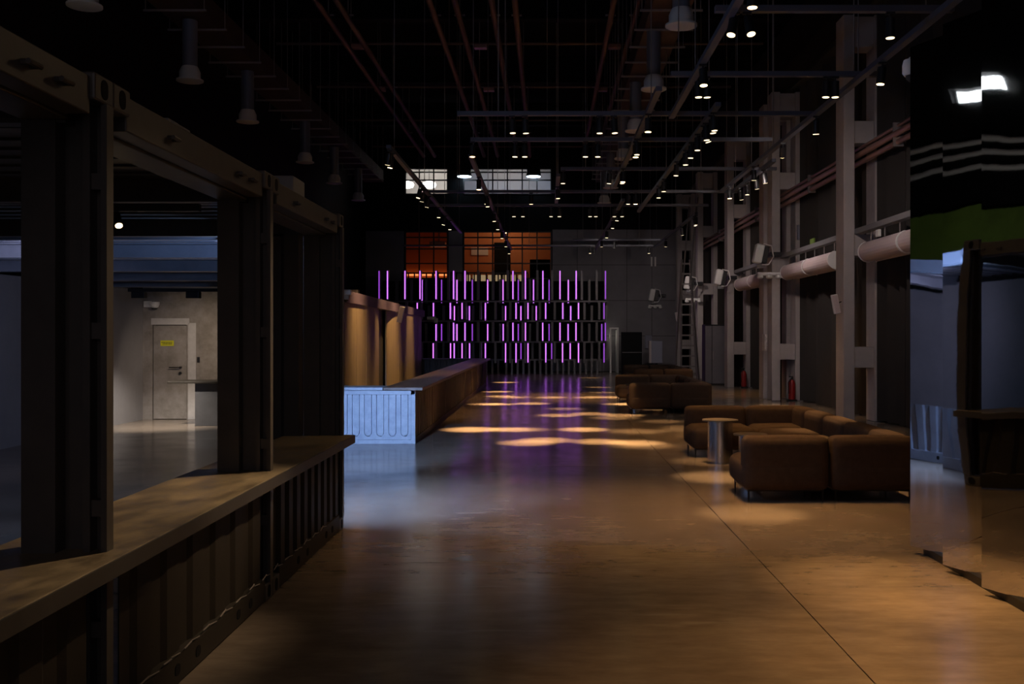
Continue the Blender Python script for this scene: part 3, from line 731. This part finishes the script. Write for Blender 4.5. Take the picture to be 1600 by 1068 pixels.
obj('lid_band', box(BM(), 3.36, 4.24, 44.285, 44.3, .98, 1.0), 'grey', o)
o = struct('door_2', box(box(BM(), 2.92, 3.0, 46.2, 46.35, 0, 2.05), 3.26, 3.34, 46.2, 46.35, 0, 2.05), 'white', 'pale lit door frame beside the black case', 'door')
obj('leaf', box(BM(), 3.26, 3.3, 46.35, 47.2, 0, 2.0), 'white', o); obj('lintel', box(BM(), 2.92, 3.34, 46.2, 46.35, 2.05, 2.12), 'white', o)
lamp('POINT', (2.72, 46.9, 1.7), 2.5, (1, .95, .75), size=.05)
tag(obj('meter_box', box(BM(), 4.68, 5.0, 47.2, 47.36, 1.12, 1.75, .02), 'bluegrey'), 'teal-grey meter box on the end wall', 'box')
o = thing('switch_cabinet', (5.1, 45.6, 0), 'grey floor-standing switch cabinet by the end wall', 'cabinet')
obj('body', box(BM(), 4.7, 5.2, 44.6, 45.0, .5, 1.5, .02), 'bluegrey', o); obj('side_panel', box(BM(), 4.6, 4.7, 44.6, 45.0, .5, 1.5, .01), 'concrete', o); obj('post', box(BM(), 4.9, 5.0, 44.75, 44.85, 0, .5), 'blackm', o)
for i, x in enumerate((4.85, 5.02)):
    tag(obj('tube_lamp', box(BM(), x * 1.03 - .035, x * 1.03 + .035, 47.28, 47.36, 5.05, 5.5, .01), 'white'), 'small pale upright tube by the end wall, %s of two' % ('inner', 'outer')[i], 'lamp')

# ------------------------------------------------------------------ sofas
S = .918
seat_me = mesh_of('seat', softbox(S, S, .31, .085, .02), 'sofa')
back_me = mesh_of('backrest', softbox(S - .01, .25, .57, .062, .01), 'sofa')
cor_me = mesh_of('backrest', softbox(S - .26, .25, .57, .062, .01), 'sofa')
lb = BM()
for s in (-1, 1):
    box(lb, -.40, .40, s * .38 - .012, s * .38 + .012, .105, .13); box(lb, s * .40 - .012, s * .40 + .012, -.38, .38, .105, .13)
frame_me = mesh_of('frame', lb, 'leg')
leg_me = mesh_of('leg', tube(BM(), (0, 0, 0), (0, 0, .12), .009, 8, .012), 'leg')
def module(x, y, backs, label, grp):
    """backs: subset of N S E (sides of the module that carry a backrest)"""
    o = thing('sofa_module', (x, y, 0), label, 'sofa', grp)
    link('seat', seat_me, o, (0, 0, .12))
    for i, sd in enumerate(backs):
        me = back_me if i == 0 else cor_me
        h = S / 2 - .125
        loc, rz = {'S': ((0, -h, .125), 0), 'N': ((0, h, .125), 0), 'E': ((h, 0, .125), PI / 2)}[sd]
        if i == 1: loc = (loc[0], (.125 if 'S' in backs else -.125), loc[2])
        b = link('backrest', me, o, loc); b.rotation_euler = (0, 0, rz)
    link('frame', frame_me, o)
    for sx in (-1, 1):
        for sy in (-1, 1): link('leg', leg_me, o, (sx * .40, sy * .38, 0))
    return o
PIT = .955
def sofa_group(x0, y0, who, n=3):
    grp = 'brown sofa modules, ' + who
    xa, xb = x0 + S / 2, x0 + S / 2 + PIT * .985
    module(xa, y0 + S / 2, 'S', 'brown fabric sofa module, open end of the near row, ' + who, grp)
    module(xb, y0 + S / 2, 'SE', 'brown fabric corner sofa module, near corner by the columns, ' + who, grp)
    for k in range(n):
        module(xb, y0 + S / 2 + PIT * (k + 1), 'E', 'brown fabric sofa module on the column side, %s after near corner, %s' % (ORD[k], who), grp)
    module(xb, y0 + S / 2 + PIT * (n + 1), 'NE', 'brown fabric corner sofa module, far corner by the columns, ' + who, grp)
    module(xa, y0 + S / 2 + PIT * (n + 1), 'N', 'brown fabric sofa module, open end of the far row, ' + who, grp)
def table(x, y, h, rt, rb, label):
    o = thing('side_table', (x, y, 0), label, 'table', 'steel drum side tables')
    obj('drum', lathe(BM(), [(rb, 0), (rb, h - .02)], 36, (x, y, 0)), 'steel', o)
    obj('table_top', lathe(BM(), [(rt, h - .018), (rt, h)], 36, (x, y, 0)), 'tabletop', o)
G3 = ('nearest group', 'middle group', 'farthest group')
sofa_group(2.12, 10.62, G3[0]); sofa_group(1.86, 22.3, G3[1]); sofa_group(2.75, 31.2, G3[2])
table(2.44, 13.95, .60, .25, .175, 'taller steel drum side table before the nearest sofas')
table(2.68, 13.05, .49, .22, .15, 'lower steel drum side table half hidden by the nearest sofas')
table(2.15, 24.3, .57, .25, .16, 'steel drum side table inside the middle sofa group')
table(3.2, 33.3, .6, .2, .14, 'steel drum side table in the farthest sofa group, nearer one')
table(3.35, 34.2, .6, .2, .14, 'steel drum side table in the farthest sofa group, farther one')

# ------------------------------------------------------------------ ceiling services
for i, d in enumerate((25.2, 29.6, 34.2, 39.0)):
    o = thing('cross_pipe', (-1.5, d, 9.2), 'thin rusty pipe crossing under the ceiling, %s from the viewer' % ORD[i], 'pipe', 'cross pipes')
    obj('pipe', tube(BM(), (-6.9, d, 9.2), (5.5, d, 9.2), .035, 8), 'brown', o)
    for x in (-5, -2.5, 0, 2.5, 4.5): obj('hanger', tube(BM(), (x, d, 9.2), (x, d, ZC + .01), .012, 6), 'galv', o)
for i, x in enumerate((-5.0, -4.55, -2.55, -2.0, -1.2, -.7, 1.45, 2.0)):
    o = thing('ceiling_pipe', (x, 26, 9.0), 'brown pipe running the length of the dark ceiling, %s from the container side' % ORD[i], 'pipe', 'long ceiling pipes')
    obj('pipe', tube(BM(), (x, 10, 9.0), (x, 40, 9.0), .07, 10), 'brown', o)
    for d in (16, 22.6, 29.2, 35.8):
        b = BM(); box(b, x - .12, x + .12, d, d + .05, 9.08, 9.11); tube(b, (x, d, 9.1), (x, d, ZC), .014, 6); obj('hanger', b, 'galv', o)
for i, (x, lab) in enumerate(((2.45, 'above the sofas'), (-7.35, 'above the containers'))):
    o = thing('air_duct', (x, 26, 8.5), 'brown air duct on strut hangers ' + lab, 'duct')
    obj('trunk', box(BM(), x - .4, x + .4, 11, 42, 8.25, 8.75, .02), 'ductb', o)
    for k in range(24):
        d = 12 + k * 1.25; b = BM()
        box(b, x - .62, x + .62, d, d + .04, 8.17, 8.21); tube(b, (x - .58, d + .02, 8.2), (x - .58, d + .02, ZC), .01, 6); tube(b, (x + .58, d + .02, 8.2), (x + .58, d + .02, ZC), .01, 6)
        obj('strut', b, 'galv', o)
def diffuser(x, y, lab, z=6.95):
    o = thing('ceiling_diffuser', (x, y, z), lab, 'air diffuser', 'round air diffusers')
    b = BM(); lathe(b, [(.15, .3), (.15, 1.25)], 20, (x, y, z))
    for zz in (.55, .85): lathe(b, [(.155, zz), (.155, zz + .02)], 20, (x, y, z))
    obj('duct', b, 'duct', o)
    obj('collar', lathe(BM(), [(.20, .05), (.21, .06), (.21, .2), (.16, .31)], 24, (x, y, z)), 'white', o)
    obj('plate', lathe(BM(), [(.02, .0), (.2, .0), (.27, .015), (.27, .045), (.2, .06)], 24, (x, y, z)), 'white', o)
for i, d in enumerate((16.6, 20.9, 25.2, 29.2, 35, 39)): diffuser(2.25, d, 'pale round air diffuser on a vertical duct above the sofas, %s from the viewer' % ORD[i])
for i, d in enumerate((15.6, 20.2, 24.1, 29.8, 33.9, 38.2)): diffuser(-7.3, d, 'pale round air diffuser on a vertical duct above the containers, %s from the viewer' % ORD[i])
for i, (x, y) in enumerate(((559, 82), (751, 82), (594, 151), (764, 150), (960, 79), (941, 148))):
    q = PX(x, y, 25.2 if y < 100 else 29.6); q.z = 9.12
    tag(obj('junction_box', box(BM(), q.x - .16, q.x + .16, q.y - .1, q.y + .1, q.z - .05, q.z + .05, .01), 'copper'), 'small rusty junction box under the ceiling, %s' % ('first cross pipe, container side', 'first cross pipe, centre', 'second cross pipe, container side', 'second cross pipe, centre', 'first cross pipe, sofa side', 'second cross pipe, sofa side')[i], 'box', 'junction boxes')
nt = 9
for d in (13, 19.6, 26.2, 32.8, 39.4):
    b = BM(); box(b, XL, XR, d - .15, d + .15, 10.1, 10.16); box(b, XL, XR, d - .15, d + .15, 10.9, 11.0); box(b, XL, XR, d - .03, d + .03, 10.16, 10.9)
    struct('trim_%d' % nt, b, 'black', 'black steel beam crossing under the ceiling'); nt += 1
# pipes along the left wall
o = thing('pipe_run', (XL + .2, 20, 5.3), 'row of pale pipes along the black wall above the containers', 'pipe')
for z in (4.95, 5.25, 5.5): obj('pipe', tube(BM(), (XL + .15, 2, z), (XL + .15, 40, z), .06, 10), 'white', o)

# tracks and spotlights
ZT = 5.4
trk = {}
def track(key, a, b, phrase, m='trackm'):
    a = Vector(a); b = Vector(b); zt = a.z
    o = thing('light_track', tuple((a + b) / 2), 'black lighting track ' + phrase, 'lighting track', 'lighting tracks')
    if abs(a.x - b.x) < .01: bm = box(BM(), a.x - .045, a.x + .045, a.y, b.y, zt - .03, zt + .04)
    else: bm = box(BM(), a.x, b.x, a.y - .045, a.y + .045, zt - .03, zt + .04)
    obj('rail', bm, m, o)
    n = max(2, int((b - a).length / 5) + 1)
    for k in range(n):
        q = a.lerp(b, (k + .15) / (n - .7)); obj('suspension_wire', tube(BM(), (q.x, q.y, zt + .04), (q.x, q.y, ZC), .009, 5), 'galv', o)
    trk[key] = (a, b, phrase, [])
LONG = {'L1': (-3.05, 19.0, 35, 'beside the timber bar wall'), 'L2': (-1.55, 20, 42, 'over mid floor toward orange windows'),
        'R2': (2.06, 8.6, 16.4, 'over the nearest sofas'), 'R3': (1.64, 14.5, 24, 'along the aisle before middle sofas'),
        'R4': (2.68, 15.5, 29, 'with many spots over middle sofas'), 'R5': (2.04, 26.5, 42, 'leading toward the grey cladding'),
        'R1': (4.4, 8.4, 25, 'running close along the columns'), 'R6': (4.45, 29.5, 41, 'running beside the far columns'),
        'R7': (4.7, 20.5, 25.2, 'beside the second column'), 'R8': (.25, 22.4, 27, 'before the upper windows')}
CROSS = {'C0': (11.2, 1.9, 4.6, 'first crossing over nearest sofas'), 'C1': (14.0, 1.75, 4.75, 'second crossing over nearest sofas'),
         'C2': (16.5, -1.5, 4.45, 'crossing just past the nearest sofas'), 'C3': (18.7, -1.45, 4.25, 'crossing where the bar starts'),
         'C4': (22.0, .3, 5.1, 'crossing before the middle sofas'), 'C5': (25.5, -3.2, 4.9, 'crossing under upper windows, higher one'),
         'C6': (28.2, -3.5, 4.6, 'crossing under upper windows, lower one'), 'C7': (38.5, 1.0, 4.4, 'short, crossing before grey cladding'), 'C8': (41, -6, 4.5, 'crossing before the orange windows')}
for k, (x, a, b, ph) in LONG.items(): track(k, (x, a, ZT), (x, b, ZT), ph)
for k, (d, a, b, ph) in CROSS.items(): track(k, (a, d, ZT + .075), (b, d, ZT + .075), ph)
body = BM(); tube(body, (0, 0, -.07), (0, 0, -.29), .055, 14)
body_me = mesh_of('housing', body, 'blackm')
stem = BM(); tube(stem, (0, 0, 0), (0, 0, -.08), .012, 8); box(stem, -.05, .05, -.02, .02, -.025, 0)
stem_me = mesh_of('stem', stem, 'blackm')
lens_me = {}
for mm in ('lens', 'lensdim', 'lensoff'):
    lm = BM(); lathe(lm, [(.048, -.296), (.048, -.29)], 14); lens_me[mm] = mesh_of('lens', lm, mm)
HEADS = [  # track, pixel x, pixel y, brightness of the lens, lamp power, aim offset
 ('R2', 1169, 7, 2, 240, (0, 0)), ('R2', 1095, 131, 2, 330, (.1, -.6)),
 ('R3', 1015, 203, 2, 300, (-.1, 0)), ('R3', 990, 243, 2, 300, (0, 0)), ('R3', 992, 239, 1, 0, (0, 0)), ('R3', 969, 282, 2, 300, (-.2, 0)),
 ('R4', 1116, 201, 1, 120, (.3, 0)), ('R4', 1113, 205, 1, -70, (.5, 0)), ('R4', 1104, 216, 1, 120, (.3, 0)), ('R4', 1100, 220, 1, -70, (1.5, 0)), ('R4', 1090, 232, 1, 120, (0, 0)), ('R4', 1077, 244, 1, 160, (-.2, .2)), ('R4', 1068, 255, 1, 120, (0, 0)), ('R4', 1052, 272, 1, 160, (-.3, 0)), ('R4', 1032, 297, 1, 120, (0, 0)), ('R4', 1023, 307, 1, 200, (0, 0)),
 ('R5', 959, 343, 1, 260, (-.5, 0)), ('R5', 950, 355, 1, 260, (-.3, 0)), ('R5', 941, 370, 1, 260, (-.3, 0)), ('R5', 930, 384, 1, -141, (.3, 8)),
 ('R1', 1503, 3, 2, 200, (0, 0)), ('R1', 1354, 128, 2, 200, (-.5, 0)), ('R1', 1256, 206, 2, -141, (2.2, 8.5)), ('R1', 1201, 245, 2, 240, (.7, 4.2)), ('R1', 1162, 279, 1, -141, (2.0, 9)), ('R1', 1129, 308, 2, -141, (1.5, 0)),
 ('R6', 1085, 340, 1, -141, (1.8, 8)), ('R6', 1070, 351, 1, -60, (.6, 0)), ('R6', 1051, 366, 1, 200, (.8, 1)), ('R6', 1031, 384, 1, -141, (-.6, 7.5)),
 ('R7', 1184, 284, 1, -50, (1, 1)), ('R7', 1177, 293, 1, 160, (1, 1)), ('R7', 1170, 302, 1, 0, (0, 0)), ('R7', 1162, 310, 1, 160, (1, 1)),
 ('L1', 622, 255, 1, 130, (-1.05, 1.5)), ('L1', 626, 260, 2, 130, (-1.05, .2)), ('L1', 655, 308, 1, 130, (-1.25, -.6)), ('L1', 661, 313, 1, 130, (-1.25, 1.4)), ('L1', 665, 322, 1, 130, (-1.3, .8)), ('L1', 684, 338, 1, 0, (0, 0)), ('L1', 690, 350, 1, 130, (-1.4, 0)), ('L1', 693, 357, 1, 0, (0, 0)),
 ('L2', 755, 294, 2, -70, (0, 0)), ('L2', 764, 321, 1, 300, (.3, 0)), ('L2', 773, 344, 1, 300, (.2, 0)), ('L2', 778, 357, 1, 300, (0, 0)), ('L2', 783, 371, 1, 0, (0, 0)), ('L2', 787, 384, 1, 300, (0, 0)), ('L2', 791, 395, 1, 0, (0, 0)),
 ('R8', 868, 308, 1, 300, (.2, 0)),
 ('C0', 1149, 58, 1, -120, (-1.2, -1.3)), ('C0', 1167, 58, 1, -110, (.6, -1.8)), ('C0', 1391, 58, 1, 120, (0, 0)),
 ('C1', 1091, 150, 1, 160, (.1, 0)), ('C1', 1104, 150, 1, -45, (.2, .2)), ('C1', 1292, 151, 1, 150, (-.3, 0)), ('C1', 1305, 151, 1, -35, (0, 0)),
 ('C2', 800, 202, 1, 260, (.25, -.1)), ('C2', 820, 202, 1, 260, (.35, .3)), ('C2', 937, 203, 1, 260, (0, .1)), ('C2', 959, 202, 1, 260, (.35, -.1)),
 ('C3', 738, 243, 2, 380, (0, 0)), ('C3', 805, 238, 1, 260, (-.1, 0)), ('C3', 820, 238, 1, 120, (0, 0)), ('C3', 915, 241, 1, 330, (-.05, 0)), ('C3', 934, 241, 1, -75, (0, 0)),
 ('C4', 953, 290, 1, 220, (-.4, .4)), ('C4', 972, 288, 1, 200, (0, 0)), ('C4', 880, 290, 1, 220, (-.1, 0)),
 ('C5', 982, 313, 1, 260, (-.2, 0)), ('C5', 993, 313, 2, 260, (0, 0)), ('C5', 830, 313, 1, 300, (0, .2)), ('C5', 760, 313, 1, 300, (0, 0)),
 ('C6', 803, 331, 1, 220, (0, 0)), ('C6', 817, 331, 1, -75, (0, 0)), ('C6', 861, 330, 1, 220, (0, 0)), ('C6', 874, 330, 1, -75, (0, 0)), ('C6', 922, 328, 1, 220, (0, 0)), ('C6', 931, 328, 1, -75, (0, 0)), ('C6', 960, 327, 1, 240, (0, 0)), ('C6', 972, 327, 1, 0, (0, 0)),
 ('C8', 922, 391, 1, 200, (0, 0)), ('C8', 928, 391, 0, 0, (0, 0)), ('C8', 1014, 391, 1, 0, (0, 0)), ('C7', 960, 380, 0, 0, (0, 0)),
]
rows = []
for h in HEADS:
    key, px, py, br, pw, aim = h
    if key in LONG:
        x = LONG[key][0]; d = (ZT - .29 - CAMH) * F / (VY - py); d = max(LONG[key][1] + .1, min(LONG[key][2] - .1, d))
    else:
        d = CROSS[key][0]; x = (px - VX) * d / F
    rows.append((key, x, d, br, pw, aim))
cnt = {}
for key, x, d, br, pw, aim in sorted(rows, key=lambda r: (r[0], r[2] if r[0] in LONG else r[1])):
    i = cnt.get(key, 0); cnt[key] = i + 1
    ph = (LONG[key][3] if key in LONG else CROSS[key][3])
    zh = ZT - .03 if key in LONG else ZT + .045
    o = thing('track_spotlight', (x, d, zh), 'black spotlight, %s from the %s end of track %s' % (ORD[i], 'near' if key in LONG else 'container', ph), 'spotlight', 'track spotlights')
    tgt = Vector((x + aim[0], d + aim[1], 0)); src = Vector((x, d, zh))
    k_ = .12 if pw == -141 else 1
    q = Vector((-aim[0] * k_, -aim[1] * k_, src.z)).to_track_quat('Z', 'Y')
    link('stem', stem_me, o)
    hd = link('housing', body_me, o); hd.rotation_euler = q.to_euler()
    le = link('lens', lens_me['lens' if br == 2 else 'lensdim' if br == 1 else 'lensoff'], hd)
    if pw:
        dirv = (tgt - src).normalized() if pw != -141 else Vector((.14 * aim[0] / 2, .05 * aim[1] / 8, -1)).normalized()
        lamp('SPOT', tuple(src + dirv * .32), abs(pw) * KW * (.16 if pw == -141 else 1 if pw < 0 else 4.4 if key in ('C2', 'C3', 'C4', 'C5', 'C6', 'L2') else 1.3), ((1, .84, .78) if pw <= -140 else WARM if pw < 0 else (1, .6, .26)), tuple(tgt), size=.03, ang=125 if pw == -141 else 66 if pw < 0 else 44 if key == 'L1' else 13 if br < 2 else 15, blend=1, parent=None)
# spotlights overhead, out of the picture's top edge; the widest is an added spill light
for i, (x, y, tx, ty, pw, an) in enumerate(((1.9, 5.2, 2.1, 4.9, 105, 58), (2.0, 7.2, 2.55, 7.1, 240, 26), (1.3, 9.6, .6, 9.0, 17, 150), (2.1, 5.6, 2.5, 5.6, 110, 36),
                                            (1.6, 8.9, -2.75, 5.5, 190, 22), (.9, 7.6, -2.75, 3.3, 90, 22), (2.0, 3.4, 2.0, 3.2, 45, 50))):
    o = thing('track_spotlight', (x, y, ZT - .03), 'black spotlight overhead above the near floor, %s of the seven out of view' % ORD[i], 'spotlight', 'track spotlights')
    tgt = Vector((tx, ty, .3 if tx < -2 else 0)); src = Vector((x, y, ZT - .03)); q = (src - tgt).to_track_quat('Z', 'Y')
    link('stem', stem_me, o); hd = link('housing', body_me, o); hd.rotation_euler = q.to_euler(); link('lens', lens_me['lens'], hd)
    lamp('SPOT', tuple(src + (tgt - src).normalized() * .31), pw * KW, (1, .7, .42) if an > 100 or tx < -2 else WARM, tuple(tgt), size=.04, ang=an, blend=1)
# spot inside the container and its track
o = thing('light_track', (-2.8, 6.72, 2.69), 'short black track under the container beam with one bright spot', 'lighting track', 'lighting tracks')
obj('rail', box(BM(), -3.3, -2.35, 6.66, 6.72, 2.63, 2.68), 'blackm', o)
o = thing('track_spotlight', (-2.92, 6.69, 2.63), 'black spotlight with bright lens under the middle container beam', 'spotlight', 'track spotlights')
tgt = Vector((-6.6, 15, 0)); src = Vector((-2.92, 6.69, 2.63))
o.scale = (.48, .48, .48); link('stem', stem_me, o); hd = link('housing', body_me, o); hd.rotation_euler = Vector((-.4, .55, .75)).to_track_quat('Z', 'Y').to_euler(); link('lens', lens_me['lens'], hd)
# spots on the ceiling of the side room, washing the door wall
o = thing('light_track', (-6.8, 18.2, 2.7), 'black track under the blue roof before the flush door', 'lighting track', 'lighting tracks')
obj('rail', box(BM(), -7.7, -5.0, 18.15, 18.2, 2.58, 2.64), 'blackm', o)
for i, x in enumerate((-7.5, -6.5, -5.9)):
    b = BM(); box(b, x - .12, x + .12, 18.1, 18.25, 2.46, 2.58, .01)
    obj('lamp_box', b, 'blackm', o)
lamp('SPOT', (-7.5, 18.2, 2.44), 700, WHITE, (-7.6, 19.4, 0), size=.05, ang=70, blend=1)
lamp('SPOT', (-6.5, 18.6, 2.44), 120, (1, .8, .6), (-7.2, 20.9, .9), size=.05, ang=90, blend=1)
lamp('SPOT', (-5.0, 10.5, 2.6), 110, (.66, .66, 1), (-8.5, 13.5, 1.6), size=.1, ang=90, blend=1)
o = thing('wall_washer', (-5.4, 11.0, 2.9), 'small dark wall washer lamp on the container roofs', 'lamp')  # lamp added to brighten the green band on the side wall
obj('housing', box(BM(), -5.5, -5.3, 10.7, 11.3, 2.88, 3.0, .01), 'blackm', o)
lamp('AREA', (-5.42, 11.0, 3.04), 11, (1, .95, .85), (-9, 11, 4.2), size=.1, sy=.5)
# cold floodlight on the last container's outer side wall
o = thing('floodlight', (-2.55, JC + .12, 2.45), 'cold blue floodlight on the outer side of the last container', 'floodlight')
obj('housing', box(BM(), -2.66, -2.44, JC + .02, JC + .10, 2.36, 2.54, .01), 'blackm', o)
obj('lens', box(BM(), -2.63, -2.47, JC + .10, JC + .106, 2.39, 2.51), 'lampb', o)
lamp('POINT', (-2.55, JC + .17, 2.45), 125, BLUE, size=.06)
lamp('SPOT', (-2.55, JC + .17, 2.45), 2500, BLUE, (-2.7, 15.2, .3), size=.06, ang=40, blend=.9)
lamp('SPOT', (-2.55, JC + .17, 2.45), 900, BLUE, (-1.75, 10.6, 0), size=.05, ang=64, blend=1)
